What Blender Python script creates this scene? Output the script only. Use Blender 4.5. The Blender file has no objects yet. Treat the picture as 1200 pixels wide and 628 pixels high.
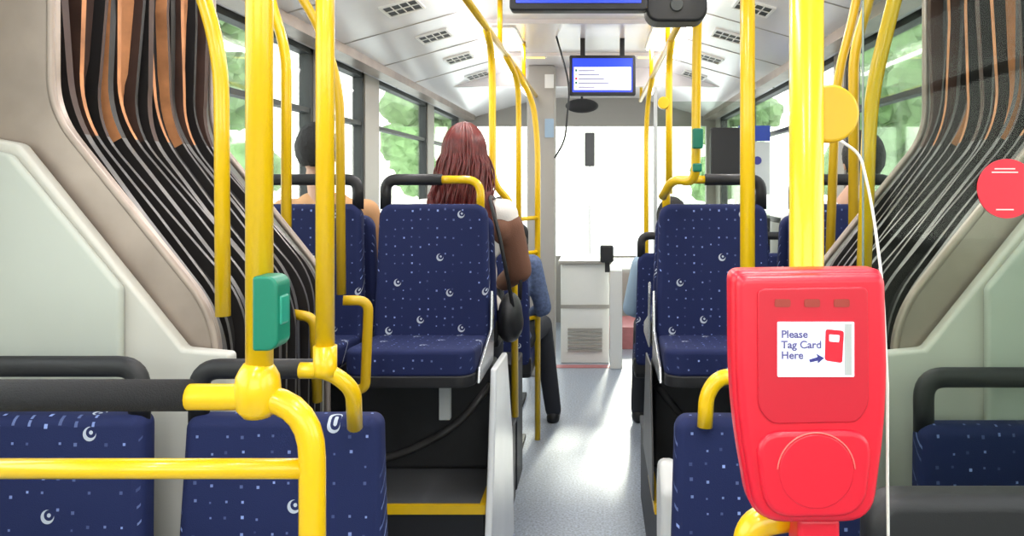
import bpy, bmesh, math, random
from mathutils import Vector, Matrix
random.seed(7)
S=bpy.context.scene
COL=S.collection
CZ=1.5
def P(px,py,d): return Vector(((px-702)/900*d, d, CZ-(py-215)/900*d))
# ---------------------------------------------------------------- materials
def newmat(name):
    m=bpy.data.materials.new(name); m.use_nodes=True
    nt=m.node_tree; b=nt.nodes['Principled BSDF']
    return m,nt,b
def mat(name,col,rough=.5,metal=0,noise=0,nscale=20,bump=0,bscale=200,emit=None,es=0,coat=0,alpha=None):
    m,nt,b=newmat(name)
    b.inputs['Roughness'].default_value=rough
    b.inputs['Metallic'].default_value=metal
    b.inputs['Coat Weight'].default_value=coat
    tc=nt.nodes.new('ShaderNodeTexCoord')
    n=nt.nodes.new('ShaderNodeTexNoise'); n.inputs['Scale'].default_value=nscale; n.inputs['Detail'].default_value=4
    nt.links.new(tc.outputs['Object'],n.inputs['Vector'])
    r=nt.nodes.new('ShaderNodeMix'); r.data_type='RGBA'
    d=max(noise,.02)
    r.inputs[6].default_value=(*[max(0,c*(1-d)) for c in col],1)
    r.inputs[7].default_value=(*[min(1,c*(1+d)) for c in col],1)
    nt.links.new(n.outputs['Fac'],r.inputs[0])
    nt.links.new(r.outputs[2],b.inputs['Base Color'])
    if bump:
        n2=nt.nodes.new('ShaderNodeTexNoise'); n2.inputs['Scale'].default_value=bscale
        nt.links.new(tc.outputs['Object'],n2.inputs['Vector'])
        bp=nt.nodes.new('ShaderNodeBump'); bp.inputs['Strength'].default_value=bump; bp.inputs['Distance'].default_value=.005
        nt.links.new(n2.outputs['Fac'],bp.inputs['Height']); nt.links.new(bp.outputs[0],b.inputs['Normal'])
    if emit:
        b.inputs['Emission Color'].default_value=(*emit,1); b.inputs['Emission Strength'].default_value=es
    return m
def fabric_mat(name,base,dot,white=(.62,.68,.78)):
    m,nt,b=newmat(name)
    L=nt.links.new
    def N(op,a,bb=None):
        n=nt.nodes.new('ShaderNodeMath'); n.operation=op
        for i,v in enumerate((a,bb)):
            if v is None: continue
            if isinstance(v,(int,float)): n.inputs[i].default_value=v
            else: L(v,n.inputs[i])
        return n.outputs[0]
    def comb(x,y):
        c=nt.nodes.new('ShaderNodeCombineXYZ'); L(x,c.inputs[0]); L(y,c.inputs[1]); return c.outputs[0]
    def wn(v):
        c=nt.nodes.new('ShaderNodeTexWhiteNoise'); c.noise_dimensions='2D'; L(v,c.inputs[0]); return c
    tc=nt.nodes.new('ShaderNodeTexCoord'); sp=nt.nodes.new('ShaderNodeSeparateXYZ'); L(tc.outputs['Object'],sp.inputs[0])
    x=sp.outputs[0]; v=N('SUBTRACT',sp.outputs[2],sp.outputs[1])
    u1=N('MULTIPLY',x,31); v1=N('MULTIPLY',v,31)
    r1n=wn(comb(N('FLOOR',u1),N('FLOOR',v1))); r1=r1n.outputs[0]
    s1=nt.nodes.new('ShaderNodeSeparateColor'); L(r1n.outputs[1],s1.inputs[0])
    c1=N('ADD',N('MULTIPLY',s1.outputs[0],.3),.35); c2=N('ADD',N('MULTIPLY',s1.outputs[1],.3),.35)
    fu=N('ABSOLUTE',N('SUBTRACT',N('FRACT',u1),c1)); fv=N('ABSOLUTE',N('SUBTRACT',N('FRACT',v1),c2))
    sz=N('ADD',N('MULTIPLY',s1.outputs[2],.05),.06)
    dotm=N('MULTIPLY',N('MULTIPLY',N('LESS_THAN',fu,sz),N('LESS_THAN',fv,sz)),N('GREATER_THAN',r1,.34))
    dotm=N('MULTIPLY',dotm,N('POWER',r1,2.4))
    # swirls
    v2=N('MULTIPLY',v,7.5); row=N('FLOOR',v2)
    u2=N('ADD',N('MULTIPLY',x,6.0),N('MULTIPLY',row,.42))
    r2=wn(comb(N('FLOOR',u2),row))
    s2=nt.nodes.new('ShaderNodeSeparateColor'); L(r2.outputs[1],s2.inputs[0])
    cu=N('ADD',N('MULTIPLY',s2.outputs[0],.5),.25); cv=N('ADD',N('MULTIPLY',s2.outputs[1],.5),.25)
    du=N('MULTIPLY',N('SUBTRACT',N('FRACT',u2),cu),1/6.0); dv=N('MULTIPLY',N('SUBTRACT',N('FRACT',v2),cv),1/7.5)
    rr=N('SQRT',N('ADD',N('MULTIPLY',du,du),N('MULTIPLY',dv,dv)))
    rr2=N('SQRT',N('ADD',N('POWER',N('SUBTRACT',du,.003),2),N('POWER',N('SUBTRACT',dv,.003),2)))
    ring=N('MULTIPLY',N('LESS_THAN',rr,.0135),N('GREATER_THAN',rr2,.0102))
    core=N('LESS_THAN',rr2,.004)
    sw=N('MULTIPLY',N('MINIMUM',N('ADD',ring,core),1),N('LESS_THAN',s2.outputs[2],.80))
    mx=nt.nodes.new('ShaderNodeMix'); mx.data_type='RGBA'; mx.inputs[6].default_value=(*base,1); mx.inputs[7].default_value=(*dot,1)
    L(dotm,mx.inputs[0])
    m2=nt.nodes.new('ShaderNodeMix'); m2.data_type='RGBA'; m2.inputs[7].default_value=(*white,1)
    L(mx.outputs[2],m2.inputs[6]); L(N('MULTIPLY',sw,.75),m2.inputs[0])
    L(m2.outputs[2],b.inputs['Base Color'])
    b.inputs['Roughness'].default_value=.8
    b.inputs['Specular IOR Level'].default_value=.35
    n2=nt.nodes.new('ShaderNodeTexNoise'); n2.inputs['Scale'].default_value=400; L(tc.outputs['Object'],n2.inputs['Vector'])
    bp=nt.nodes.new('ShaderNodeBump'); bp.inputs['Strength'].default_value=.3; bp.inputs['Distance'].default_value=.002
    L(n2.outputs['Fac'],bp.inputs['Height']); L(bp.outputs[0],b.inputs['Normal'])
    return m
def glass_mat(name,tint=(1,1,1),k=.5,base=.02):
    m=bpy.data.materials.new(name); m.use_nodes=True; nt=m.node_tree; nt.nodes.clear()
    o=nt.nodes.new('ShaderNodeOutputMaterial'); t=nt.nodes.new('ShaderNodeBsdfTransparent'); t.inputs[0].default_value=(*tint,1)
    g=nt.nodes.new('ShaderNodeBsdfGlossy'); g.inputs['Roughness'].default_value=.03
    lw=nt.nodes.new('ShaderNodeLayerWeight'); lw.inputs[0].default_value=.25
    ma=nt.nodes.new('ShaderNodeMath'); ma.operation='MULTIPLY_ADD'; ma.inputs[1].default_value=k; ma.inputs[2].default_value=base
    nt.links.new(lw.outputs['Fresnel'],ma.inputs[0])
    mx=nt.nodes.new('ShaderNodeMixShader'); nt.links.new(ma.outputs[0],mx.inputs[0])
    nt.links.new(t.outputs[0],mx.inputs[1]); nt.links.new(g.outputs[0],mx.inputs[2]); nt.links.new(mx.outputs[0],o.inputs[0])
    return m
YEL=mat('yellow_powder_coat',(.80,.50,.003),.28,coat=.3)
YELD=mat('yellow_paint_dark',(.58,.36,.008),.35)  # darker yellow for some rails and the clamp disc
BLK=mat('black_plastic',(.010,.010,.012),.5,bump=.1,bscale=600)
FOAM=mat('black_foam',(.011,.011,.013),.85,bump=.4,bscale=500)
CHAR=mat('charcoal_panel',(.022,.023,.026),.6,noise=.2)
DGRY=mat('dark_speckled_lino',(.095,.098,.105),.6,noise=.6,nscale=250)
FAB=fabric_mat('navy_seat_fabric',(.009,.016,.078),(.30,.40,.80))
WHT=mat('white_laminate',(.80,.80,.78),.35)
KICK=mat('kick_plate_laminate',(.72,.74,.76),.22,noise=.1,nscale=5)
CEIL=mat('ceiling_white',(.84,.79,.80),.25)
COVE=mat('cove_white',(.88,.86,.89),.18)
WALLG=mat('grey_green_panel',(.47,.50,.45),.4,noise=.12,nscale=2.5)
WALLG2=mat('pale_grey_panel',(.57,.56,.51),.4,noise=.08,nscale=2.5)
FRAME=mat('warm_grey_frame',(.34,.28,.24),.35,metal=.35,noise=.4,nscale=6)
ALU=mat('aluminium_rib',(.12,.115,.115),.38,metal=.5,noise=.6,nscale=9)
BELB=mat('black_bellows_rubber',(.010,.008,.008),.55)
BELT=mat('tan_lit_bellows_cloth',(.50,.21,.085),.7,noise=.85,nscale=11,emit=(.5,.2,.07),es=.04)  # light through dark cloth painted in as orange tone and faint glow
BELBR=mat('brown_bellows_cloth',(.050,.022,.015),.6,noise=.8,nscale=10)
PIL=mat('window_pillar_beige',(.38,.36,.33),.5)
DARKR=mat('dark_window_rubber',(.03,.035,.035),.5)
GLASS=glass_mat('window_glass',(.95,.99,.96))
GLASS2=glass_mat('partition_glass',(.80,.84,.80),.12,.01)
RED=mat('red_plastic',(.66,.007,.027),.36,coat=.1)
RED2=mat('red_plastic_panel',(.52,.005,.022),.42)
REDL=mat('red_plastic_light_rim',(.9,.16,.14),.4)
GRN=mat('green_button_housing',(.0,.17,.10),.4)
SILV=mat('brushed_steel',(.65,.67,.7),.25,metal=.8)
EDGE=mat('glass_edge_tint',(.16,.20,.17),.3)
CABLE=mat('white_cable',(.75,.75,.72),.4)
SCRW=mat('screen_white',(.8,.82,.95),.4,emit=(.85,.86,1),es=.35)
SCRB=mat('screen_blue',(.01,.03,.4),.3,emit=(.02,.06,.75),es=1.0)
SCRD=mat('ink_navy',(.03,.03,.2),.5)
TXT=mat('ink_grey_violet',(.10,.09,.25),.5)
LAMP=mat('lamp_diffuser',(.9,.9,.88),.4,emit=(1,.97,.93),es=3)
COVEFILL=mat('cove_fill_glow',(.9,.9,.88),.4,emit=(1,.95,.93),es=9)  # glow for the added coving tubes
LAMPY=mat('lamp_warm',(.9,.7,.3),.4,emit=(1,.7,.2),es=1.2)
BLUEP=mat('blue_panel',(.02,.05,.3),.4)
POST=mat('notice_grey',(.42,.44,.44),.5)
MACH=mat('machine_grey',(.12,.12,.125),.5)
REDFL=mat('red_floor_edge',(.55,.20,.21),.5,noise=.2)
SKIN=mat('skin',(.62,.38,.27),.5)
SKIN2=mat('skin_tan',(.45,.25,.16),.5)
EYEW=mat('eye_white',(.85,.85,.85),.2); EYEB=mat('eye_iris',(.05,.03,.02),.2)
LIP=mat('lip',(.5,.18,.16),.4)
HAIRR=mat('auburn_hair',(.115,.014,.012),.36,noise=.95,nscale=45)
HAIRB=mat('black_hair',(.008,.007,.007),.75,noise=.3,nscale=80,bump=.8,bscale=120)
CREAM=mat('cream_knit',(.80,.76,.72),.8,bump=.3)
BROWN=mat('brown_cardigan',(.17,.075,.045),.85,bump=.3)
TAN=mat('tan_shirt',(.55,.30,.14),.8,bump=.2)
WSH=mat('grey_white_shirt',(.62,.62,.64),.8,bump=.2)
NAVYC=mat('navy_check_shirt',(.10,.14,.26),.8,noise=.8,nscale=60)
LBLUE=mat('pale_blue_sleeve',(.35,.48,.62),.8)
DENIM=mat('dark_trousers',(.02,.022,.03),.85)
DENIM2=mat('blue_jeans',(.08,.13,.22),.85)
LEAF=mat('leaf_green',(.26,.40,.18),.8,noise=.7,nscale=3,bump=1,bscale=8)
BARK=mat('bark',(.15,.11,.08),.9)
ASPH=mat('asphalt',(.5,.5,.5),.9,noise=.2)
FLOORM=mat('floor_vinyl',(.37,.42,.50),.3,noise=.9,nscale=95,bump=.2,bscale=140)

# ---------------------------------------------------------------- helpers
def link(o): COL.objects.link(o); return o
def root(name,label,cat,loc=(0,0,0),group=None):
    o=bpy.data.objects.new(name,None); o.empty_display_size=.05; o.location=loc; link(o)
    o['label']=label; o['category']=cat
    if group: o['group']=group
    return o
def meshobj(name,verts,faces,mats,parent=None,smooth=False,fm=None,label=None,raw=None):
    me=raw or bpy.data.meshes.new(name)
    if raw is None:
        me.from_pydata([tuple(v) for v in verts],[],faces); me.validate()
    if not isinstance(mats,(list,tuple)): mats=[mats]
    if raw is None or len(me.materials)==0:
        me.materials.clear()
        for m in mats: me.materials.append(m)
    if fm:
        for p,i in zip(me.polygons,fm): p.material_index=i
    if smooth:
        for p in me.polygons: p.use_smooth=True
    o=bpy.data.objects.new(name,me); link(o)
    if parent is not None:
        o.parent=parent
        w=Vector((0,0,0)); q=parent
        while q is not None: w+=Vector(q.location); q=q.parent
        o.location=-w
    if label: o['label']=label
    return o
def tag(o,label,cat,group=None):
    o['label']=label; o['category']=cat
    if group: o['group']=group
    return o
def struct(o): o['kind']='structure'; return o
def bevel(o,w,seg=3,ang=.6):
    m=o.modifiers.new('b','BEVEL'); m.width=w; m.segments=seg; m.limit_method='ANGLE'; m.angle_limit=ang
    for p in o.data.polygons: p.use_smooth=True
    wn=o.modifiers.new('n','WEIGHTED_NORMAL'); wn.keep_sharp=True
    return o
def boxv(x0,x1,y0,y1,z0,z1):
    v=[(x,y,z) for x in (x0,x1) for y in (y0,y1) for z in (z0,z1)]
    f=[(0,1,3,2),(4,6,7,5),(0,4,5,1),(2,3,7,6),(0,2,6,4),(1,5,7,3)]
    return v,f
def box(name,b,m,parent=None,bev=0,label=None):
    v,f=boxv(*b); o=meshobj(name,v,f,m,parent,label=label)
    if bev: bevel(o,bev)
    return o
def multibox(name,bs,m,parent=None,bev=0,fmi=None,label=None):
    V=[];F=[];FM=[]
    for i,b in enumerate(bs):
        v,f=boxv(*b); k=len(V); V+=v; F+=[tuple(a+k for a in q) for q in f]; FM+=[fmi[i] if fmi else 0]*6
    o=meshobj(name,V,F,m,parent,fm=FM,label=label)
    if bev: bevel(o,bev)
    return o
def fillet(pts,rad,n=7):
    pts=[Vector(p) for p in pts]
    if len(pts)<3 or rad<=0: return pts
    out=[pts[0]]
    for i in range(1,len(pts)-1):
        a,b,c=pts[i-1],pts[i],pts[i+1]
        d1=(a-b); d2=(c-b)
        if d1.angle(-d2,0)<.05: out.append(b); continue
        r=min(rad,d1.length*.49,d2.length*.49)
        s=b+d1.normalized()*r; e=b+d2.normalized()*r
        for k in range(n+1):
            t=k/n; out.append(s*(1-t)**2+b*2*t*(1-t)+e*t*t)
    out.append(pts[-1]); return out
def sweepdata(pts,r,sides=16,rfun=None,sx=1,sy=1):
    pts=[Vector(p) for p in pts]; V=[];F=[]
    t0=(pts[1]-pts[0]).normalized()
    up=Vector((0,1,0)) if abs(t0.y)<.9 else Vector((0,0,1))
    n=t0.cross(up).normalized(); 
    prev=t0
    for i,p in enumerate(pts):
        if i==0: t=t0
        elif i==len(pts)-1: t=(pts[i]-pts[i-1]).normalized()
        else: t=((pts[i+1]-pts[i]).normalized()+(pts[i]-pts[i-1]).normalized()).normalized()
        q=prev.rotation_difference(t); n=q@n; n=(n-t*n.dot(t)).normalized(); bb=t.cross(n); prev=t
        rr=r if rfun is None else r*rfun(i/(len(pts)-1))
        for k in range(sides):
            a=2*math.pi*k/sides
            V.append(p+n*math.cos(a)*rr*sx+bb*math.sin(a)*rr*sy)
    for i in range(len(pts)-1):
        for k in range(sides):
            k2=(k+1)%sides
            F.append((i*sides+k,i*sides+k2,(i+1)*sides+k2,(i+1)*sides+k))
    F.append(tuple(range(sides-1,-1,-1))); e=(len(pts)-1)*sides
    F.append(tuple(e+k for k in range(sides)))
    return V,F
def tube(name,pts,r,m,parent=None,fil=.06,sides=16,label=None,rfun=None,sx=1,sy=1):
    V,F=sweepdata(fillet(pts,fil),r,sides,rfun,sx,sy)
    return meshobj(name,V,F,m,parent,smooth=True,label=label)
def slab(name,outline,y0,y1,m,parent=None,bev=.01,label=None,smooth=True):
    n=len(outline); V=[(x,y0,z) for x,z in outline]+[(x,y1,z) for x,z in outline]
    F=[tuple(range(n)),tuple(range(2*n-1,n-1,-1))]+[(i,i+n,(i+1)%n+n,(i+1)%n) for i in range(n)]
    me=bpy.data.meshes.new(name); me.from_pydata(V,[],F)
    bm=bmesh.new(); bm.from_mesh(me); bmesh.ops.recalc_face_normals(bm,faces=bm.faces); bm.to_mesh(me); bm.free()
    me.materials.append(m)
    o=meshobj(name,None,None,m,parent,raw=me,label=label)
    if bev: bevel(o,bev,4)
    return o
def slabX(name,outline,x0,x1,m,parent=None,bev=.004,label=None):
    n=len(outline); V=[(x0,y,z) for y,z in outline]+[(x1,y,z) for y,z in outline]
    F=[tuple(range(n)),tuple(range(2*n-1,n-1,-1))]+[(i,i+n,(i+1)%n+n,(i+1)%n) for i in range(n)]
    me=bpy.data.meshes.new(name); me.from_pydata(V,[],F)
    bm=bmesh.new(); bm.from_mesh(me); bmesh.ops.recalc_face_normals(bm,faces=bm.faces); bm.to_mesh(me); bm.free()
    me.materials.append(m)
    o=meshobj(name,None,None,m,parent,raw=me,label=label)
    if bev: bevel(o,bev,3)
    return o
def rrect(x0,x1,z0,z1,r,n=6):
    if not isinstance(r,(list,tuple)): r=[r]*4
    out=[]
    for (cx,cz,a0,rr) in ((x1-r[0],z1-r[0],0,r[0]),(x0+r[1],z1-r[1],90,r[1]),(x0+r[2],z0+r[2],180,r[2]),(x1-r[3],z0+r[3],270,r[3])):
        for k in range(n+1):
            a=math.radians(a0+90*k/n); out.append((cx+rr*math.cos(a),cz+rr*math.sin(a)))
    return out
def ell(name,c,r,m,parent=None,seg=24,label=None):
    bm=bmesh.new(); bmesh.ops.create_uvsphere(bm,u_segments=seg,v_segments=seg//2,radius=1)
    for v in bm.verts: v.co=Vector((v.co.x*r[0]+c[0],v.co.y*r[1]+c[1],v.co.z*r[2]+c[2]))
    me=bpy.data.meshes.new(name); bm.to_mesh(me); bm.free(); me.materials.append(m)
    return meshobj(name,None,None,m,parent,smooth=True,raw=me,label=label)
def text(name,s,size,loc,rot,m,parent,align='LEFT'):
    cu=bpy.data.curves.new(name,'FONT'); cu.body=s; cu.size=size; cu.extrude=.0003; cu.align_x=align; cu.space_line=.98; cu.offset=size*.022
    t=bpy.data.objects.new(name,cu); link(t); bpy.context.view_layer.update()
    me=bpy.data.meshes.new_from_object(t.evaluated_get(bpy.context.evaluated_depsgraph_get()))
    bpy.data.objects.remove(t)
    M=Matrix.Translation(Vector(loc))@rot
    me.transform(M); me.materials.clear(); me.materials.append(m)
    return meshobj(name,None,None,m,parent,raw=me)
RX=Matrix.Rotation(math.radians(90),4,'X')

# ---------------------------------------------------------------- shell
XL=-1.46; XR=1.26
struct(box('floor',(XL-.02,XR+.02,-1.2,8.4,-.06,0),FLOORM))
WL=[(2.64,3.95),(4.12,4.80),(5.10,6.55),(6.8,8.0)]
def wall(name,xa,xb,wins,z0=1.22,z1=2.2):
    bs=[(xa,xb,-1.2,8.4,0,z0),(xa,xb,-1.2,8.4,z1,2.45)]
    fm=[0,0]
    bs.append((xa,xb,-1.2,-.9,z0,z1)); fm.append(0)
    bs.append((xa,xb,1.5,2.64,z0,z1)); fm.append(0)
    for i in range(len(wins)-1):
        bs.append((xa,xb,wins[i][1],wins[i+1][0],z0,z1)); fm.append(1)
    bs.append((xa,xb,wins[-1][1],8.4,z0,z1)); fm.append(1)
    return struct(multibox(name,bs,[WALLG,PIL],fmi=fm))
wall('wall_left',XL-.08,XL,WL); wall('wall_right',XR,XR+.08,WL)
k=0
for side,x in ((0,XL-.04),(1,XR+.04)):
    for (a,b) in [(-.9,1.5)]+WL:
        k+=1
        o=multibox('window_%d'%k,[(x-.004,x+.004,a,b,1.22,2.2),(x-.03,x+.03,a,a+.035,1.22,2.2),(x-.03,x+.03,b-.035,b,1.22,2.2),(x-.03,x+.03,a,b,1.22,1.26),(x-.03,x+.03,a,b,2.16,2.2),(x-.025,x+.025,a,b,1.86,1.885)],[GLASS,DARKR],fmi=[0,1,1,1,1,1]); struct(o)
struct(box('ceiling',(-.72,.52,-1.2,8.4,2.42,2.48),CEIL))
struct(multibox('wall_back',[(XL-.08,XR+.08,-1.28,-1.2,0,1.2),(XL-.08,XR+.08,-1.28,-1.2,2.15,2.48),(XL-.08,-1.2,-1.28,-1.2,1.2,2.15),(1.0,XR+.08,-1.28,-1.2,1.2,2.15)],[WALLG]))  # unseen rear wall, added to keep out flat frontal skylight
k+=1
struct(box('window_%d'%k,(-1.2,1.0,-1.245,-1.237,1.2,2.15),GLASS))
def prism(name,prof,y0,y1,m,parent=None):
    return slab(name,prof,y0,y1,m,parent,bev=0)
t=1
for s in (0,1):
    f=(lambda x:x) if s==0 else (lambda x:-.2-x)
    o=prism('trim_%d'%t,[(f(-1.46),2.185),(f(-.70),2.40),(f(-.70),2.47),(f(-1.46),2.47)],2.6,8.3,COVE); struct(o); t+=1
    o=prism('trim_%d'%t,[(f(-1.46),2.185),(f(-.70),2.40),(f(-.70),2.47),(f(-1.46),2.47)],-1.2,1.72,COVE); struct(o); t+=1
    for yy in (3.25,3.98,4.72,5.5):
        o=prism('trim_%d'%t,[(f(-1.46),2.181),(f(-.70),2.396),(f(-.70),2.41),(f(-1.46),2.195)],yy,yy+.006,PIL); struct(o); t+=1
    o=prism('trim_%d'%t,[(f(-1.42),2.175),(f(-1.32),2.175),(f(-1.32),2.23),(f(-1.42),2.23)],2.62,8.2,FRAME); struct(o); t+=1
struct(multibox('wall_front',[(XL-.08,XR+.08,8.3,8.4,0,.72),(XL-.08,XR+.08,8.3,8.4,2.12,2.48),(XL-.08,-1.36,8.3,8.4,.72,2.12),(1.16,XR+.08,8.3,8.4,.72,2.12)],[PIL]))
k+=1
struct(multibox('window_%d'%k,[(-1.36,1.16,8.34,8.35,.72,2.12),(-.72,-.66,8.31,8.38,.72,2.12)],[GLASS,DARKR],fmi=[0,1]))
struct(multibox('trim_%d'%t,[(-1.38,1.18,6.1,6.16,2.27,2.42),(-.72,.52,4.3,4.33,2.395,2.42),(-.72,.52,5.4,5.43,2.395,2.42)],[CEIL])); t+=1
struct(box('trim_%d'%t,(-.56,-.34,5.95,6.08,0,2.42),PIL,bev=.02)); t+=1
def lamp(x0,x1,y0,y1,m=LAMP,z=2.42,en=0,cat='ceiling lamp',lab='flush rectangular ceiling lamp with white diffuser',grp='ceiling lamps'):
    r=root('ceiling_lamp',lab,cat,((x0+x1)/2,(y0+y1)/2,z),grp)
    box('lamp_housing',(x0-.012,x1+.012,y0-.012,y1+.012,z-.012,z),WHT,r,bev=.003)
    box('lamp_diffuser',(x0,x1,y0,y1,z-.018,z-.010),m,r)
    if en:
        l=bpy.data.lights.new('lamp_light','AREA'); l.shape='RECTANGLE'; l.size=x1-x0; l.size_y=y1-y0; l.energy=en; l.color=(1,.97,.94)
        o=bpy.data.objects.new('lamp_light',l); o.location=((x0+x1)/2,(y0+y1)/2,z-.025); link(o)
    return r
for yy in (-.6,.5): 
    for xx in (-.6,.3): lamp(xx,xx+.15,yy,yy+.6,en=9)  # unseen rear lamps, added as fill for the foreground
for xx in (-.6,.3): lamp(xx,xx+.15,1.75,2.3,en=5)
for yy in (2.9,4.5,): 
    for xx in (-.62,.32): lamp(xx,xx+.12,yy,yy+.7,en=10)
for xx in (-.52,.28):
    lamp(xx,xx+.13,5.45,5.55,m=LAMPY,lab='small amber ceiling indicator lamp',grp='amber ceiling lamps')
for s in (0,1):  # glowing tubes added only to brighten the coving
    xx=-.70 if s==0 else .50
    r=root('cove_fill_tube','long glowing fill tube added to brighten the ceiling coving','ceiling lamp',(xx,4.6,2.40),'coving fill tubes')
    tube('fill_tube',[(xx,2.9,2.365),(xx,7.6,2.365)],.013,COVEFILL,r,fil=0,sides=10)
    for yy in (2.95,4.5,6.0,7.5): box('fill_clip',(xx-.01,xx+.01,yy,yy+.02,2.37,2.42),WHT,r)
def vent(s,d):
    f=(lambda x:x) if s==0 else (lambda x:-.2-x)
    cx=f(-.93); cz=2.185+(.53/.76)*.215
    sl=math.atan2(.215,.76)*(1 if s==0 else -1)
    r=root('air_vent','square slotted air vent with black backing set in white coving','vent',(cx,d,cz),'coving air vents')
    M=Matrix.Translation((cx,d,cz-.002))@Matrix.Rotation(-sl,4,'Y')
    fr=multibox('vent_frame',[(-.09,.09,-.10,-.085,-.008,.002),(-.09,.09,.085,.10,-.008,.002),(-.09,-.078,-.085,.085,-.008,.002),(.078,.09,-.085,.085,-.008,.002),(-.078,.078,-.005,.005,-.007,.002)],[WHT])
    bk=multibox('vent_dark_sheet',[(-.078,.078,-.085,.085,-.003,.0)],[BLK])  # black sheet painted in for the dark inside the slots
    sl_=multibox('vent_slat',[(-.078+.039*i-.0025,-.078+.039*i+.0025,-.085,.085,-.006,-.002) for i in range(1,4)],[WHT])
    for o in (fr,bk,sl_):
        o.data.transform(M); o.parent=r; o.location=-Vector(r.location)
for s in (0,1):
    for d in (3.63,4.34,5.1,5.9): vent(s,d)

# ---------------------------------------------------------------- bellows
def bpath(side,off=0,low=.05,fil=.11):
    pts=[Vector((-1.28,0,2.42)),Vector((-1.28,0,2.0)),Vector((-1.28,0,1.66)),Vector((-1.09,0,1.4225)),Vector((-.90,0,1.185)),Vector((-.90,0,low))]
    p=fillet(pts,fil,8)
    out=[]
    n=len(p)
    for i,v in enumerate(p):
        a=p[max(i-1,0)]; b=p[min(i+1,n-1)]; t_=(b-a).normalized()
        nrm=Vector((t_.z,0,-t_.x))
        if nrm.x>0: nrm=-nrm
        out.append(v+nrm*off)
    if side==1:
        for v in out: v.x=-.2-v.x
    return out
def bellows(side):
    r=root('bellows','folded black and tan concertina wall joining two bus sections','bellows',((-1.1 if side==0 else .9),2.2,0),'articulation bellows')
    N=13; y0,y1=1.85,2.48; rr=random.Random(3 if side==0 else 8)
    ys=[y0+(y1-y0)*i/(N-1)+(rr.uniform(-.014,.014) if 0<i<N-1 else 0) for i in range(N)]
    wob=[(rr.uniform(-.022,.022),rr.uniform(0,6.28),rr.uniform(-.022,.022)) for _ in range(N)]
    def W(i,q):
        a,ph,b=wob[i]; up=max(0,min(1,(q.z-1.62)/.3)); sg=1 if side==0 else -1
        return Vector((sg*(a*up+.006*math.sin(ph+q.z*9)),(b*up)+.006*math.sin(ph*1.7+q.z*7),0))
    V=[];F=[];FM=[];rows=[]
    for i in range(N):
        rows.append([Vector((q.x,ys[i],q.z))+W(i,q) for q in bpath(side,.012)])
        if i<N-1:
            rows.append([Vector((q.x,(ys[i]+ys[i+1])/2,q.z))+(W(i,q)+W(i+1,q))*.5 for q in bpath(side,.10)])
    m=len(rows[0])
    for rw in rows: V+=rw
    for i in range(len(rows)-1):
        tc_=rr.choice([1,2,2,0])
        for j in range(m-1):
            F.append((i*m+j,i*m+j+1,(i+1)*m+j+1,(i+1)*m+j))
            FM.append(0 if (i%2==0 or rows[i][j].z<1.62) else tc_)
    meshobj('bellows_cloth',V,F,[BELB,BELT,BELBR],r,fm=FM,smooth=True)
    tops=[2,3,2,1,2,3,2,2,1,2,3,2,3]
    for i in range(N):
        a=bpath(side,0); b=bpath(side,.04)
        V=[];F=[];FM=[]
        h=.006 if i%3 else .010
        for q0,q1 in zip(a,b):
            w0=W(i,q0); hh=h*(1+.5*max(0,min(1,(q0.z-1.62)/.3))*(.5+.5*math.sin(i*2.1)))
            for q,yy in ((q0,-hh),(q0,hh),(q1,hh),(q1,-hh)):
                V.append(Vector((q.x,ys[i]+yy,q.z))+w0)
        top=tops[i]
        for s_ in range(len(a)-1):
            for e in range(4):
                e2=(e+1)%4
                F.append((s_*4+e,s_*4+e2,(s_+1)*4+e2,(s_+1)*4+e))
                z=a[s_].z
                if z>1.62: mi=top if (e!=0) else (1 if i%3==1 else (2 if i%2 else 3))
                else: mi=(0 if e==0 else 2)
                FM.append(mi)
        F.append((0,1,2,3)); FM.append(2); n_=4*(len(a)-1); F.append((n_+3,n_+2,n_+1,n_)); FM.append(2)
        meshobj('bellows_rib',V,F,[ALU,BELT,BELB,BELBR],r,fm=FM)
    return r
bellows(0); bellows(1)
def portal(side,y0,y1,outer,mats,name,lab,off0=-.02):
    a=bpath(side,off0,fil=.09); W=(XL+.003 if side==0 else XR-.003)
    r=root(name,lab,'panel',(W,y0,0))
    out=[(p.x,p.z) for p in a]+[(W,.05),(W,2.42)]
    slab('portal_plate',out,y0,y1,mats,r,bev=.004)
    return r,a
for s in (0,1):
    r,a=portal(s,1.76,1.80,0,FRAME,'joint_frame','warm grey metal frame bordering the concertina bellows')
    tube('frame_rim',[Vector((p.x,1.765,p.z)) for p in a],.009,FRAME,r,fil=0,sides=10)
    r2,a2=portal(s,2.525,2.56,0,WALLG2,'joint_frame','pale metal frame at far end of bellows',-.005)
    tube('frame_rim',[Vector((p.x,2.53,p.z)) for p in a2],.011,FRAME,r2,fil=0,sides=10)
    f=(lambda x:x) if s==0 else (lambda x:-.2-x)
    o=root('side_panel','off-white moulded cladding panel below bellows frame','panel',(f(-1.1),1.74,0))
    pr=[(f(-1.455),.0),(f(-.825),.0),(f(-.825),1.12),(f(-.93),1.13),(f(-1.30),1.59),(f(-1.455),1.62)]
    slab('panel_lower',pr,1.715,1.755,WALLG2,o,bev=.01)
    pr=[(f(-1.455),.0),(f(-1.055),.0),(f(-1.055),1.27),(f(-1.30),1.565),(f(-1.455),1.60)]
    slab('panel_upper',pr,1.69,1.714,WALLG,o,bev=.01)

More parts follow.
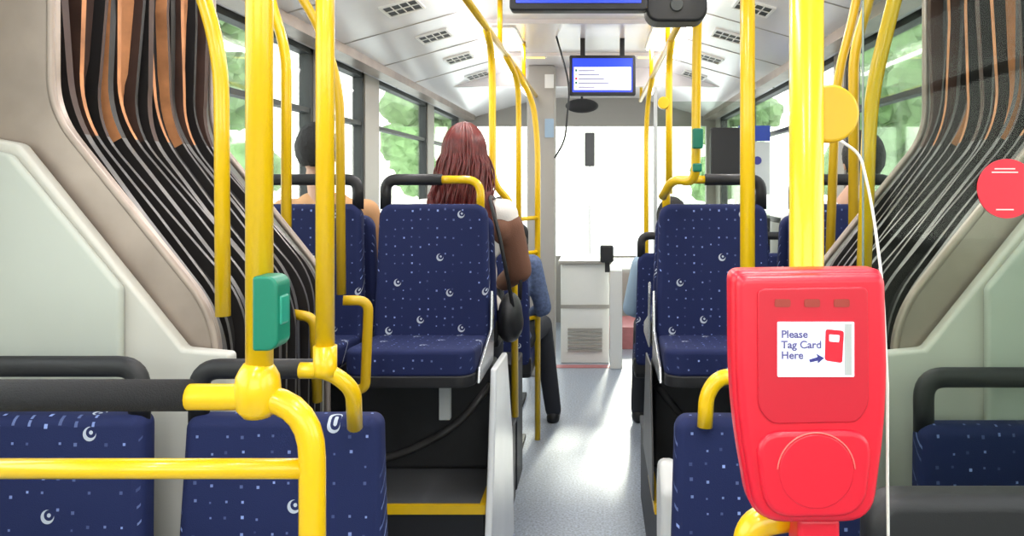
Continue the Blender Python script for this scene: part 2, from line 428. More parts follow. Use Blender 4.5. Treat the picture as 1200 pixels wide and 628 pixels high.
# ---------------------------------------------------------------- seats
def seat(loc,rot=0,handle='full',base='pedestal',aisle=1,label='',group='bus seats',back=FAB,top=1.03,hand=True,w=.225,cr_=.05,taper=.075):
    r=root('bus_seat',label,'seat',(0,0,0),group)
    zt=top
    br=root('backrest','', '',(0,0,0)); del br['label']; del br['category']; br.parent=r
    o=[]
    for (x,z) in rrect(-w,w,.50,zt,[cr_,cr_,.03,.03],6):
        k_=(z-.5)/(zt-.5); x*=1-taper*k_; o.append((x,z))
    pad=slab('backrest_cushion',o,-.035,.03,back,br,bev=.022)
    for v in pad.data.vertices: v.co.y+=.05*(v.co.z-.5)
    slab('backrest_rail',rrect(-w-.004,w+.004,.46,.55,.02),-.02,.025,BLK,br,bev=.006)
    outl=[(x,y) for x,y in rrect(-w+.005,w-.005,-.40,-.02,[.03,.03,.06,.06],6)]
    n=len(outl)
    V=[(x,y,.455) for x,y in outl]+[(x,y,.53+(-y)*.06) for x,y in outl]
    F=[tuple(range(n-1,-1,-1)),tuple(range(n,2*n))]+[(i,(i+1)%n,(i+1)%n+n,i+n) for i in range(n)]
    c=meshobj('seat_cushion',V,F,back,r); bevel(c,.02,4)
    V=[(x*1.01,y*1.01,.425) for x,y in outl]+[(x*1.01,y*1.01,.465) for x,y in outl]
    c=meshobj('seat_pan',V,F,BLK,r); bevel(c,.006,2)
    if base=='pedestal':
        multibox('seat_pedestal',[(-.17,.17,-.30,-.02,0,.03),(-.05,.05,-.22,-.08,.02,.43)],CHAR,r,bev=.006)
    else:
        box('seat_bracket',(.08,.12,-.28,-.25,.28,.43),POST,r,bev=.004)
        s=aisle
        slabX('side_trim',[(-.36,.43),(-.02,.43),(.0,.66),(-.03,.70),(-.05,.56),(-.34,.48)],s*(w+.002),s*(w+.012),SILV,r,bev=.003)
    if hand:
        y=.0+.05*(zt-.5)
        if handle=='full':
            tube('grab_handle',[(-w+.035,y,zt-.02),(-w+.035,y,zt+.095),(w-.035,y,zt+.095),(w-.035,y,zt-.02)],.022,BLK,br,fil=.045,sx=1,sy=.8)
        else:
            s=aisle
            tube('grab_handle',[(-s*(w-.035),y,zt-.02),(-s*(w-.035),y,zt+.095),(s*(.03 if handle=='half' else .06),y,zt+.095)],.022,BLK,br,fil=.045,sy=.8)
            if handle=='half':
                tube('grab_tube',[(s*.02,y,zt+.095),(s*(w-.045),y,zt+.095),(s*(w-.045),y,zt-.03)],.016,YEL,br,fil=.08,label='yellow curved grab tube')
    r.location=loc; r.rotation_euler=(0,0,rot)
    return r
PI=math.pi
POD=.39
WX=(-1.13,.95)
seat((-.642,2.97,POD),0,'half','bracket',1,'empty navy patterned bus seat facing backwards on podium beside aisle','rear facing bus seats')
seat((WX[0],2.97,POD),0,'full','bracket',-1,'navy patterned window seat facing backwards on podium','rear facing bus seats')
seat((.442,2.97,POD),0,'half','bracket',-1,'empty navy patterned bus seat facing backwards on podium beside aisle','rear facing bus seats')
seat((WX[1],2.97,POD),0,'full','bracket',1,'navy patterned window seat facing backwards on podium','rear facing bus seats')
for x,lb in ((-.642,'navy patterned seat occupied by woman with auburn hair'),(WX[0],'navy patterned window seat occupied by man in tan shirt'),(.442,'empty navy patterned forward facing seat beside aisle'),(WX[1],'navy patterned window seat occupied by man in grey shirt')):
    seat((x,3.17,POD),PI,'full','bracket',1,lb,'forward facing bus seats',hand=False,top=.98)
for x,lb in ((-.60,'low floor navy seat with passenger in checked shirt'),(-1.10,'low floor navy window seat'),(.42,'low floor navy seat with passenger in pale blue'),(.92,'low floor navy window seat')):
    seat((x,4.22,0),PI,'full','pedestal',1,lb,'low floor bus seats',top=1.12)
for x in (-.68,-1.15,.92):
    seat((x,5.12,0),PI,'full','pedestal',1,'low floor navy seat near the front door','low floor bus seats',top=1.12)
seat((-.667,1.62,0),0,'halfblack','pedestal',1,'navy patterned seat back with swirl motifs beside yellow rail','rear section bus seats',top=1.008,cr_=.025,taper=.09)
seat((-1.145,1.57,0),0,'full','pedestal',1,'navy patterned seat back with wide black grab handle by the wall','rear section bus seats',top=1.025,cr_=.025,taper=.05)
seat((.372,1.64,0),0,'halfblack','pedestal',-1,'navy patterned seat back behind the red card reader','rear section bus seats',top=1.0,cr_=.03)
seat((.885,1.62,0),0,'full','pedestal',1,'navy patterned seat back with black loop handle by glass screen','rear section bus seats',top=.99,cr_=.03)
seat((.62,1.13,0),0,'full','pedestal',1,'plain black plastic seat back close to the card reader','rear section bus seats',back=BLK,top=1.04,hand=False,w=.24)

# ---------------------------------------------------------------- podiums
for s in (0,1):
    f=(lambda x:x) if s==0 else (lambda x:-.2-x)
    def fb(a,b,*rest):
        a,b=f(a),f(b); return (min(a,b),max(a,b))+rest
    r=root('seat_podium','black raised seat podium with yellow nosing and side kick plate','podium',(f(-.9),3.1,0),'seat podiums')
    box('podium_base',fb(-1.45,-.40,2.66,3.68,0,.36),BLK,r)
    box('podium_top',fb(-1.45,-.395,2.655,3.69,.36,.388),DGRY,r,bev=.004)
    multibox('nosing_strip',[fb(-1.45,-.392,2.645,2.66,.36,.392),fb(-.412,-.39,2.655,2.98,.364,.393)],YEL,r)
    box('wheel_housing',fb(-1.45,-.41,2.985,3.135,.388,.80),CHAR,r,bev=.02)
    tube('arch_trim',[(f(-1.05),2.975,.40),(f(-.78),2.975,.44),(f(-.55),2.975,.56),(f(-.42),2.975,.72)],.014,CHAR if s else ALU,r,fil=.15)
    if s==0:
        pl=[(2.50,.002),(3.30,.002),(3.24,.45),(3.05,.83),(2.74,.84),(2.66,.5)]
        slabX('kick_plate',pl,f(-.388),f(-.364),KICK,r,bev=.008,label='glossy white kick plate')
        multibox('floor_locker',[(-.55,-.40,3.75,4.02,0,.62)],BLK,r,bev=.01)
    else:
        pl=[(2.66,.40),(3.24,.40),(3.05,.83),(2.80,.84),(2.70,.6)]
        slabX('kick_plate',pl,f(-.392),f(-.385),ALU,r,bev=.003,label='dull grey kick plate')
        slabX('guard_cap',[(2.42,.0),(2.6,.0),(2.62,.50),(2.58,.58),(2.50,.60),(2.43,.52)],.195,.255,WHT,r,bev=.02,label='white rounded guard')

# ---------------------------------------------------------------- rails
R=.0175
def rail(label,tubes,loc,name='grab_rail',group=None,m=YEL,r_=R):
    r=root(name,label,'handrail',loc,group)
    for i,tb in enumerate(tubes):
        pts=tb[0]; fil=tb[1] if len(tb)>1 else .08; rad=tb[2] if len(tb)>2 else r_
        tube('rail_tube',pts,rad,tb[3] if len(tb)>3 else m,r,fil=fil)
    return r
d=1.05
p1=P(304,450,d)
r=rail('yellow rail frame with black foam grip and green stop button',[([p1,(p1.x,d,2.42)],0,.0178),
  ([P(150,465,d),P(215,465,d),P(366,465,d),(P(366,0,d).x,d,0)],.085,.0178),
  ([P(-150,549,d),P(360,549,d)],0,.0135)],(p1.x,d,0))
tube('foam_grip',[P(-150,463,d),P(222,463,d)],.0215,FOAM,r,fil=0,label='black foam sleeve grip')
tube('rail_joint',[P(302,425,d),P(302,432,d),P(302,440,d),P(302,455,d),P(302,478,d),P(302,488,d)],.03,YEL,r,fil=0,rfun=lambda t:[.6,.78,.93,1,.92,.6][min(5,int(round(t*5)))])
slab('stop_button',rrect(P(303,0,1.02).x,P(332,0,1.02).x,P(0,408,1.02).z,P(0,322,1.02).z,[.014,.004,.004,.014]),1.0,1.045,GRN,r,bev=.006,label='green stop button housing')
box('button_face',(P(324,0,1.02).x,P(334,0,1.02).x,1.008,1.036,P(0,380,1.02).z,P(0,345,1.02).z),mat('button_teal',(.02,.28,.19),.3),r,bev=.004)
d=1.47; x=P(381,0,d).x
r=rail('yellow vertical pole with curved elbow down to seat top',[([(x,d,CZ-.36),(x,d,2.42)],0,.0175),
  ([P(352,434,d),P(385,434,d),P(414,455,d+.02),P(416,500,d+.07)],.04,.0155)],(x,d,0),'grab_pole')
tube('rail_joint',[P(381,405,d),P(381,432,d),P(381,440,d)],.022,YEL,r,fil=0)
for s in (0,1):
    f=(lambda x:x) if s==0 else (lambda x:-.2-x)
    d=1.74
    rail('curved yellow grab rail beside bellows frame',[([(f(-1.0),d,2.30),(f(-.93),d,2.02),(f(-.856),d,1.80),(f(-.852),d,1.20)] if s==0 else [(.74,d,2.2),(.665,d,1.90),(.615,d,1.70),(.60,d,1.30)],.15,.0165)],(f(-.86),d,1.2),group='curved bellows rails')
    d=2.64
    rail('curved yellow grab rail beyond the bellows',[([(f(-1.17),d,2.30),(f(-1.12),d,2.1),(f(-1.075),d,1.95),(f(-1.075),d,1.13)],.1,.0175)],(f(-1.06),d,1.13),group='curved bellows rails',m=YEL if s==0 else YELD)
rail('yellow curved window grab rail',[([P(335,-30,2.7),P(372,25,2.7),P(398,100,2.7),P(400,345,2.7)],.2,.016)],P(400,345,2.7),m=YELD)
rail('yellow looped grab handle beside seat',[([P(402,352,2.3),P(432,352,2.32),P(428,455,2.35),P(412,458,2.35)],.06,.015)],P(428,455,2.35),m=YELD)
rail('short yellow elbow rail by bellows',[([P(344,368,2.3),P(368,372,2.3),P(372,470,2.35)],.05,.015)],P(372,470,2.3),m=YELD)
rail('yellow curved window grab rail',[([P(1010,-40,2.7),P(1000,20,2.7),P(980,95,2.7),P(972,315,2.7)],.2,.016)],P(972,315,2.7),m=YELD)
d=1.80; x=P(876,0,d).x
r=rail('yellow vertical pole meeting curved elbow at seat top',[([(x,d,CZ-.50),(x,d,2.42)],0,.0175),([P(876,440,1.62),P(842,442,1.62),P(828,462,1.62),P(826,500,1.62)],.05,.0165),([(x,d,CZ-.42),P(876,440,1.62)],0)],(x,d,0),'grab_pole')
for s,x0 in ((0,-.49),(1,.34)):
    tubes=[([(x0,1.3,2.18),(x0,6.3,2.18)],0,.0155)]
    for dd in (2.7,3.8,5.0,6.2): tubes.append(([(x0,dd,2.18),(x0,dd,2.42)],0,.013))
    if s==0:
        tubes+=[([(x0,3.35,2.17),(x0,3.50,2.10),(x0,3.53,1.95),(x0,3.53,1.50),(-.40,3.6,1.40),(-.40,3.66,.39)],.1,.0165),
                ([(x0,4.05,2.17),(x0+.04,4.25,2.08),(x0+.04,4.3,1.9),(x0+.04,4.3,1.1)],.1,.0155),
                ([(x0,4.42,2.17),(x0+.1,4.5,2.0),(x0+.13,4.5,1.75),(x0+.13,4.5,0)],.15,.017),
                ([(x0+.04,4.3,1.30),(x0+.13,4.5,1.30)],0,.012),([(x0-.0,4.3,1.10),(x0+.13,4.5,1.10)],0,.012),([(x0-.0,4.3,.72),(x0+.13,4.5,.72)],0,.012)]
    else:
        tubes+=[([(x0,2.62,2.17),(x0,2.66,2.05),(x0,2.68,1.9),(x0,2.70,1.5),(x0-.07,2.80,1.52),(x0-.1,2.9,1.45)],.07,.0165),
                ([(x0,3.6,2.17),(x0,3.73,2.08),(x0,3.73,1.9),(x0,3.73,1.45)],.1,.0165),
                ([(x0,4.9,2.17),(x0-.02,5.0,2.05),(x0-.03,5.05,1.85),(x0-.03,5.05,0)],.12,.016)]
    r=rail('yellow overhead grab rail with curved stanchions',tubes,(x0,3,0),'overhead_rail','overhead rails')
    if s==1:
        box('stop_button',(x0-.018,x0+.018,2.635,2.665,1.62,1.69),GRN,r,bev=.006,label='small green stop button')
        box('stop_button',(x0-.016,x0+.016,2.645,2.67,1.54,1.57),GRN,r,bev=.006,label='small green stop button')
        slab('rail_disc',rrect(x0-.055,x0+.0,1.86,1.92,.027),3.71,3.74,YEL,r,bev=.004)
d=.84; xp=P(945,0,d).x
r=rail('thick yellow pole carrying the card reader',[([(xp,d,0),(xp,d,2.42)],0,.0185),([P(905,760,d),P(868,690,d),P(880,612,d),P(925,604,d)],.05,.0165)],(xp,d,0),'grab_pole')
def disc(name,c,rad,y0,y1,m,parent,n=40,bev=.003,**k):
    return slab(name,[(c[0]+rad*math.cos(2*PI*i/n),c[1]+rad*math.sin(2*PI*i/n)) for i in range(n)],y0,y1,m,parent,bev=bev,**k)
c=P(973,133,d)
disc('pole_clamp_disc',(c.x,c.z),.032,d-.002,d+.012,YELD,r,bev=.004,label='round yellow clamp disc')
# ---------------------------------------------------------------- card reader
d=.79
rd=root('card_reader','bright red card reader with small screen mounted on yellow pole','card reader',(xp,d,CZ-.36))
def Q(px,py): v=P(px,py,d); return (v.x,v.z)
def smooth_outline(pts,rad,n=6):
    q=[Vector((a[0],0,a[1])) for a in pts]; m=len(q); out=[]
    for i in range(m):
        a,b,c=q[i-1],q[i],q[(i+1)%m]; d1=a-b; d2=c-b; r_=min(rad[i],d1.length*.48,d2.length*.48)
        s_=b+d1.normalized()*r_; e=b+d2.normalized()*r_
        for k_ in range(n+1):
            t_=k_/n; w_=s_*(1-t_)**2+b*2*t_*(1-t_)+e*t_*t_; out.append((w_.x,w_.z))
    return out
ol=smooth_outline([Q(857,317),Q(1037,315),Q(1041,470),Q(1022,612),Q(882,613),Q(858,475)],[.012,.012,.06,.03,.03,.06])
slab('reader_body',ol,d,d+.038,RED,rd,bev=.012)
cx,cz=Q(949,465)
ol2=[(cx+(x-cx)*.965,cz+(z-cz)*.972) for x,z in ol]
slab('reader_cover',ol2,d-.012,d+.006,RED,rd,bev=.01)
slab('screen_panel',smooth_outline([Q(884,336),Q(1012,334),Q(1013,470),Q(1000,490),Q(900,492),Q(885,474)],[.008]*6),d-.0145,d-.006,RED2,rd,bev=.002)
slab('tap_pad',smooth_outline([Q(880,500),Q(1018,498),Q(1008,598),Q(893,600)],[.03,.03,.03,.03]),d-.0175,d-.006,RED,rd,bev=.006)
ce=Q(951,545)
arcpts=[(ce[0]+.039*math.cos(a),d-.0178,ce[1]+.039*math.sin(a)) for a in [PI*(.02+.96*i/24) for i in range(25)]]
tube('tap_arc',arcpts,.0008,REDL,rd,fil=0,sides=6)
disc('tap_dimple',(ce[0],ce[1]),.038,d-.0185,d-.012,RED,rd,bev=.002)
slab('reader_screen',rrect(Q(907,0)[0],Q(995,0)[0],Q(0,437)[1],Q(0,374)[1],.001),d-.016,d-.012,SCRW,rd,bev=0,label='small lit white screen')
text('screen_text','Please\nTag Card\nHere',.0108,(Q(911,0)[0],d-.0163,Q(0,392)[1]),RX,TXT,rd)
slab('screen_picture',smooth_outline([Q(962,382),Q(983,384),Q(981,421),Q(961,418)],[.003]*4),d-.0168,d-.0158,RED,rd,bev=0)
slab('screen_picture',smooth_outline([Q(966,388),Q(978,389),Q(977,397),Q(966,396)],[.001]*4),d-.0172,d-.0165,SCRW,rd,bev=0)
slab('screen_picture',[Q(984,376),Q(992,376),Q(992,435),Q(984,435)],d-.0166,d-.0159,POST,rd,bev=0)
slab('screen_picture',[Q(943,417),Q(953,414),Q(951,410),Q(960,415),Q(953,421),Q(953,418),Q(944,420)],d-.0174,d-.0165,SCRD,rd,bev=0)
INDM=mat('indicator_dark',(.30,.03,.02),.4)
for xx in (913,947,981):
    slab('indicator_light',rrect(Q(xx-9,0)[0],Q(xx+9,0)[0],Q(0,357)[1],Q(0,348)[1],.002),d-.0155,d-.0135,INDM,rd,bev=0)
multibox('mounting_bracket',[(xp-.025,xp+.025,d+.036,d+.058,CZ-.30,CZ-.12)],RED2,rd,bev=.004)
box('reader_foot',(xp-.022,xp+.022,d+.0,d+.045,CZ-.40,CZ-.345),RED,rd,bev=.006)
cb=[P(985,165,.9),P(1008,180,.9),P(1022,240,.9),P(1034,330,.88),P(1040,450,.88),P(1040,560,.88),P(1041,640,.88),(P(1041,0,.88).x,.88,.003)]
tag(tube('cable',cb,.0018,CABLE,None,fil=.03,sides=8),'thin white cable hanging beside the card reader','cable')

# ---------------------------------------------------------------- glass screen + sticker
d=1.32
gs=root('glass_screen','clear glass partition with a thin tinted edge','glass partition',(.8,d,.0))
gx0=P(1012,0,d).x
slab('glass_pane',rrect(gx0,1.25,.62,2.16,[.01,.02,.02,.01]),d,d+.006,GLASS2,gs,bev=0)
tube('pane_edge',[(gx0,d+.003,.62),(gx0,d+.003,2.16)],.002,EDGE,gs,fil=0,sides=8)
tube('pane_post',[(gx0+.02,d+.003,.66),(gx0+.02,d+.003,0)],.015,SILV,gs,fil=0)
c=P(1181,221,d-.005)
st=root('sticker','round red sticker with fine white print on the glass','sticker',(c.x,d-.004,c.z))
disc('sticker_disc',(c.x,c.z),.051,d-.003,d-.0005,mat('sticker_red',(.66,.01,.03),.4),st,bev=0)
SPR=mat('sticker_print',(.85,.6,.6),.5)
for i,(w_,z_) in enumerate(((.035,.034),(.045,.028),(.03,-.036))):
    box('printed_line',(c.x-w_/2-.004,c.x+w_/2-.004,d-.0036,d-.003,c.z+z_-.0010,c.z+z_+.0010),SPR,st)

# ---------------------------------------------------------------- displays
def display(cx,zb,d,w,h,kind):
    r=root('display_screen','black framed passenger information display hanging from ceiling' ,'display screen',(cx,d,2.42),'ceiling displays')
    slab('display_case',rrect(cx-w/2,cx+w/2,zb,zb+h,.012),d,d+.05,BLK,r,bev=.006)
    slab('display_panel',rrect(cx-w/2+.02,cx+w/2-.02,zb+.022,zb+h-.02,.002),d-.003,d+.004,SCRB,r,bev=0)
    for q in (-.125,.125): box('display_bracket',(cx+q-.015,cx+q+.015,d+.01,d+.04,zb+h-.01,2.42),BLK,r)
    if kind==1:
        slab('display_list',rrect(cx-w/2+.03,cx+w/2-.03,zb+.035,zb+h-.075,.001),d-.0045,d-.003,SCRW,r,bev=0)
        for i in range(5):
            z=zb+.05+i*.026
            box('display_line',(cx-w/2+.06,cx-w/2+.06+.10+.03*((i*7)%4),d-.0055,d-.0045,z,z+.005),TXT,r)
            box('display_line',(cx-w/2+.038,cx-w/2+.05,d-.0055,d-.0045,z-.002,z+.011),[LAMPY,GRN,RED][i%3],r)
    else:
        for i in range(4):
            box('display_line',(cx-w/2+.04+i*.09,cx-w/2+.10+i*.09,d-.0055,d-.003,zb+.035,zb+.039),SCRW,r)
c0=P(678,12,2.3); display(c0.x,c0.z,2.3,.415,.26,0)
c0=P(706,112,4.85); display(c0.x,c0.z,4.85,.42,.255,1)
c0=P(793,25,2.35)
r=root('ceiling_camera','small black camera housing hanging from ceiling','camera',(c0.x,2.35,2.42))
slab('camera_housing',rrect(c0.x-.095,c0.x+.095,c0.z,c0.z+.11,[.02,.02,.04,.04]),2.35,2.45,BLK,r,bev=.01)
box('camera_bracket',(c0.x-.02,c0.x+.02,2.38,2.42,c0.z+.1,2.42),BLK,r)
disc('camera_lens',(c0.x,c0.z+.05),.02,2.343,2.352,DARKR,r)

# ---------------------------------------------------------------- front area
r=root('driver_console','white front console cabinet with grille and top ledge','cabinet',(P(690,0,6.4).x,6.4,0))
x0,x1=P(657,0,6.4).x,P(714,0,6.4).x
box('cabinet_body',(x0,x1,6.4,6.9,0,.83),WHT,r,bev=.01)
box('cabinet_ledge',(x0-.02,x1+.02,6.36,6.92,.83,.86),PIL,r,bev=.01)
box('cabinet_band',(x0-.001,x1+.001,6.392,6.41,.46,.49),PIL,r)
multibox('grille',[(x0+.06,x1-.06,6.385,6.4,.10+.035*i,.12+.035*i) for i in range(6)],PIL,r)
r=root('fare_post','white narrow pedestal beside driver area','pedestal',(P(722,0,6.2).x,6.2,0))
xx=P(722,0,6.2).x
box('pedestal_body',(xx-.05,xx+.05,6.2,6.35,0,.80),WHT,r,bev=.01)
box('pedestal_head',(xx-.13,xx-.02,6.2,6.30,.86,1.0),CHAR,r,bev=.02)
box('pedestal_stem',(xx-.09,xx-.05,6.23,6.27,.78,.87),CHAR,r)
o=box('driver_platform',(-.30,1.18,6.95,7.55,0,.20),REDFL,None,bev=.005); tag(o,'raised driver platform with reddish edge','platform')
o=box('floor_marking',(-.35,.32,6.24,6.34,.001,.004),REDFL); tag(o,'thin reddish floor marking strip across the aisle','floor marking')
o=slabX('dashboard',[(7.75,.0),(8.28,.0),(8.28,.70),(8.0,.72),(7.75,.62)],-.3,1.15,PIL,None,bev=.03); tag(o,'pale dashboard under the windscreen','dashboard')
r=root('ticket_machine','dark slim ticket machine on a thin stand by windscreen','machine',(P(691,0,7.65).x,7.65,0))
a=P(685,195,7.65); b=P(697,155,7.65)
box('machine_body',(a.x,b.x,7.65,7.70,a.z,b.z),MACH,r,bev=.01)
box('machine_stand',((a.x+b.x)/2-.008,(a.x+b.x)/2+.008,7.66,7.675,.0,a.z+.01),WHT,r)
r=root('driver_partition','dark partition with glass panel behind the driver','partition',(.8,5.62,0))
box('partition_panel',(.42,1.25,5.60,5.64,0,1.25),CHAR,r,bev=.01)
box('partition_glass',(.42,1.25,5.615,5.623,1.25,2.1),GLASS2,r)
multibox('partition_frame',[(.40,.425,5.60,5.64,0,2.2)],POST,r)
def PB(px,py): return P(px,py,5.57)
b0=PB(832,205); b1=PB(866,150)
box('black_case',(b0.x,b1.x,5.52,5.6,b0.z,b1.z),BLK,r,bev=.01,label='black equipment case')
b0=PB(866,165); b1=PB(903,147)
box('blue_header',(b0.x,b1.x,5.58,5.6,b0.z,b1.z),BLUEP,r)
b0=PB(868,228); b1=PB(903,166)
box('notice_board',(b0.x,b1.x,5.585,5.6,b0.z,b1.z),POST,r,bev=.003)
disc('notice_mark',(PB(888,0).x,PB(0,188).z),.03,5.58,5.586,SCRD,r,bev=0)
c=P(682,124,7.4)
r=root('rear_view_mirror','black oval interior mirror above windscreen','mirror',(c.x,7.4,2.42))
ell('mirror_head',(c.x,7.4,c.z),(.16,.04,.07),BLK,r)
tube('mirror_arm',[(c.x,7.4,c.z),(c.x,7.4,2.42)],.012,BLK,r,fil=0)
for (px,py,w_,h_,m_) in ((659,95,10,16,WHT),(672,150,14,22,LBLUE)):
    a=P(px-w_/2,py+h_/2,5.94); b=P(px+w_/2,py-h_/2,5.94)
    o=box('notice',(min(a.x,-.42),min(b.x,-.35),5.942,5.949,a.z,b.z),m_); tag(o,'small printed notice on beige column','notice')
o=tube('hanging_cord',[(P(652,0,4.8).x,4.8,2.42),P(668,100,4.8),P(662,165,4.8),P(650,185,4.8)],.006,BLK,None,fil=.1); tag(o,'dark curved cable hanging beside the display','cable')

# ---------------------------------------------------------------- people
def caps(bm,a,b,ra,rb,sg=14):
    a=Vector(a); b=Vector(b)
    for c,r_ in ((a,ra),(b,rb)):
        bmesh.ops.create_uvsphere(bm,u_segments=sg,v_segments=10,radius=r_,matrix=Matrix.Translation(c))
    L_=(b-a).length
    if L_>1e-4:
        q=Vector((0,0,1)).rotation_difference((b-a).normalized()).to_matrix().to_4x4()
        bmesh.ops.create_cone(bm,cap_ends=True,segments=sg,radius1=ra,radius2=rb,depth=L_,matrix=Matrix.Translation((a+b)/2)@q)
def eb(bm,c,r_,rot=None):
    M=Matrix.Translation(Vector(c))@(rot or Matrix.Identity(4))@Matrix.Diagonal((*r_,1))
    bmesh.ops.create_uvsphere(bm,u_segments=24,v_segments=14,radius=1,matrix=M)
def blob(name,build,m,parent,vox=.008,it=4,off=(0,0,0)):
    bm=bmesh.new(); build(bm)
    for v in bm.verts: v.co+=Vector(off)
    me=bpy.data.meshes.new(name+'_src'); bm.to_mesh(me); bm.free()
    t_=bpy.data.objects.new('tmp',me); link(t_)
    a=t_.modifiers.new('r','REMESH'); a.mode='VOXEL'; a.voxel_size=vox
    s_=t_.modifiers.new('s','SMOOTH'); s_.iterations=it; s_.factor=.5
    bpy.context.view_layer.update()
    out=bpy.data.meshes.new_from_object(t_.evaluated_get(bpy.context.evaluated_depsgraph_get()))
    bpy.data.objects.remove(t_); out.materials.clear(); out.materials.append(m)
    return meshobj(name,None,None,m,parent,raw=out,smooth=True)
def person(hip,label,skin,shirt,trousers,hair,long=False,sleeve='long',leg=None,footz=-.49,vest=None,hx=0,elx=.235,hs=.5):
    r=root('person',label,'person',hip)
    H=Vector(hip)
    legs=leg or {}
    def J(s):
        kn=Vector(legs.get(('k',s),(s*.11,.44,.09))); an=Vector(legs.get(('a',s),(s*.11,.46,footz+.09)))
        return kn,an
    # hx : sideways lean of head, hs : how much the shoulders follow
    sh=lambda s:Vector((s*.175+hx*hs,0,.515)); elb=lambda s:Vector((s*elx+hx*hs*.5,.06,.26)); wr=lambda s:Vector((s*.13,.27,.17))
    def torso(bm,g=0):
        eb(bm,(0,.0,.09),(.165+g,.115+g,.11+g)); eb(bm,(hx*hs*.4,0,.25),(.135+g,.095+g,.16+g)); eb(bm,(hx*hs*.8,-.005,.41),(.165+g,.105+g,.15+g))
        caps(bm,(-.15+hx*hs,0,.51),(.15+hx*hs,0,.51),.055+g,.055+g)
        caps(bm,(-.06+hx*hs*1.1,0,.545),(.06+hx*hs*1.1,0,.545),.045+g,.045+g)
    hc0=Vector((hx,.025,.765))
    def body(bm):
        torso(bm)
        caps(bm,(hx*hs*1.2,-.01,.53),(hx,.015,.68),.052,.048)
        hc=hc0
        eb(bm,hc+Vector((0,-.005,.02)),(.074,.092,.098)); eb(bm,hc+Vector((0,.025,-.045)),(.056,.062,.062))
        caps(bm,hc+Vector((0,.062,-.088)),hc+Vector((0,.055,-.08)),.02,.024)
        caps(bm,hc+Vector((0,.085,.012)),hc+Vector((0,.106,-.02)),.008,.013)
        for s in (-1,1):
            eb(bm,hc+Vector((s*.076,-.005,-.005)),(.010,.018,.031))
            caps(bm,sh(s),elb(s),.047,.038); caps(bm,elb(s),wr(s),.038,.026)
            w_=wr(s); dirv=Vector((-s*.25,.95,-.12)).normalized(); side=Vector((s,.25,0)).normalized()
            palm=w_+dirv*.05
            eb(bm,palm,(.038,.048,.017))
            for k_,(o_,l_) in enumerate(((-.028,.062),(-.010,.072),(.010,.067),(.028,.052))):
                p0=w_+dirv*.085+side*o_; p1=p0+dirv*l_*.55+Vector((0,0,-.006)); p2=p1+dirv*l_*.35+Vector((0,0,-.022))
                caps(bm,p0,p1,.0095,.0088,8); caps(bm,p1,p2,.0088,.0078,8)
            t0=w_+dirv*.03-side*.03; t1=t0-side*.028+dirv*.03; t2=t1+dirv*.028+Vector((0,0,-.01))
            caps(bm,t0,t1,.0115,.0105,8); caps(bm,t1,t2,.0105,.009,8)
            kn,an=J(s); hp=Vector((s*.085,.02,.08))
            caps(bm,hp,kn,.078,.052); caps(bm,kn,an,.05,.034)
            caps(bm,an+Vector((0,-.02,-.05)),an+Vector((s*.01,.14,-.06)),.03,.026)
    blob('body',body,skin,r,vox=.0075,it=2,off=H)
    def shirtb(bm):
        torso(bm,.012)
        if sleeve!='none':
            for s in (-1,1):
                caps(bm,sh(s),elb(s),.060,.050)
                if sleeve=='long': caps(bm,elb(s),wr(s)+(elb(s)-wr(s))*.12,.048,.036)
    blob('shirt',shirtb,shirt,r,vox=.01,it=4,off=H)
    if vest:
        def vb(bm):
            caps(bm,(-.15,-.02,.44),(.15,-.02,.44),.066,.066)
            for s in (-1,1):
                caps(bm,sh(s)+Vector((s*.02,.01,-.06)),elb(s),.064,.056); caps(bm,elb(s),wr(s)+(elb(s)-wr(s))*.2,.053,.042)
        blob('cardigan',vb,vest,r,vox=.01,it=4,off=H)
    def tr(bm):
        eb(bm,(0,.0,.08),(.18,.13,.11))
        for s in (-1,1):
            kn,an=J(s); hp=Vector((s*.085,.02,.08)); caps(bm,hp,kn,.092,.066); caps(bm,kn,an,.064,.052)
    blob('trousers',tr,trousers,r,vox=.011,it=4,off=H)
    for s in (-1,1):
        def shb(bm):
            kn,an=J(s)
            eb(bm,an+Vector((0,-.015,-.045)),(.042,.055,.045)); caps(bm,an+Vector((0,.0,-.058)),an+Vector((s*.012,.15,-.064)),.036,.03)
        blob('shoe',shb,BLK,r,vox=.008,it=3,off=H)
    hc=hc0+H
    for s in (-1,1):
        ell('eye',(hc.x+s*.03,hc.y+.080,hc.z+.006),(.012,.010,.009),EYEW,r,12)
        ell('iris',(hc.x+s*.03,hc.y+.0875,hc.z+.006),(.005,.004,.005),EYEB,r,10)
    ell('mouth',(hc.x,hc.y+.083,hc.z-.052),(.022,.006,.006),LIP,r,12)
    if not long:
        bm=bmesh.new(); bmesh.ops.create_uvsphere(bm,u_segments=48,v_segments=32,radius=1)
        rr=random.Random(2)
        for v in bm.verts:
            c_=v.co.copy(); v.co=Vector((c_.x*.088,c_.y*.104,c_.z*.112))*(1+rr.uniform(-.03,.03))+Vector((0,-.012,.028))
        dl=[v for v in bm.verts if (v.co.z<-.055) or (v.co.y>.045 and v.co.z<.055) or (v.co.y>.0 and v.co.z<-.01)]
        bmesh.ops.delete(bm,geom=dl,context='VERTS')
        for v in bm.verts: v.co+=hc
        me=bpy.data.meshes.new('hair'); bm.to_mesh(me); bm.free(); me.materials.append(hair)
        h=meshobj('hair',None,None,hair,r,raw=me,smooth=True)
        so=h.modifiers.new('so','SOLIDIFY'); so.thickness=.012; so.offset=-1
    else:
        rr=random.Random(5); V=[];F=[]
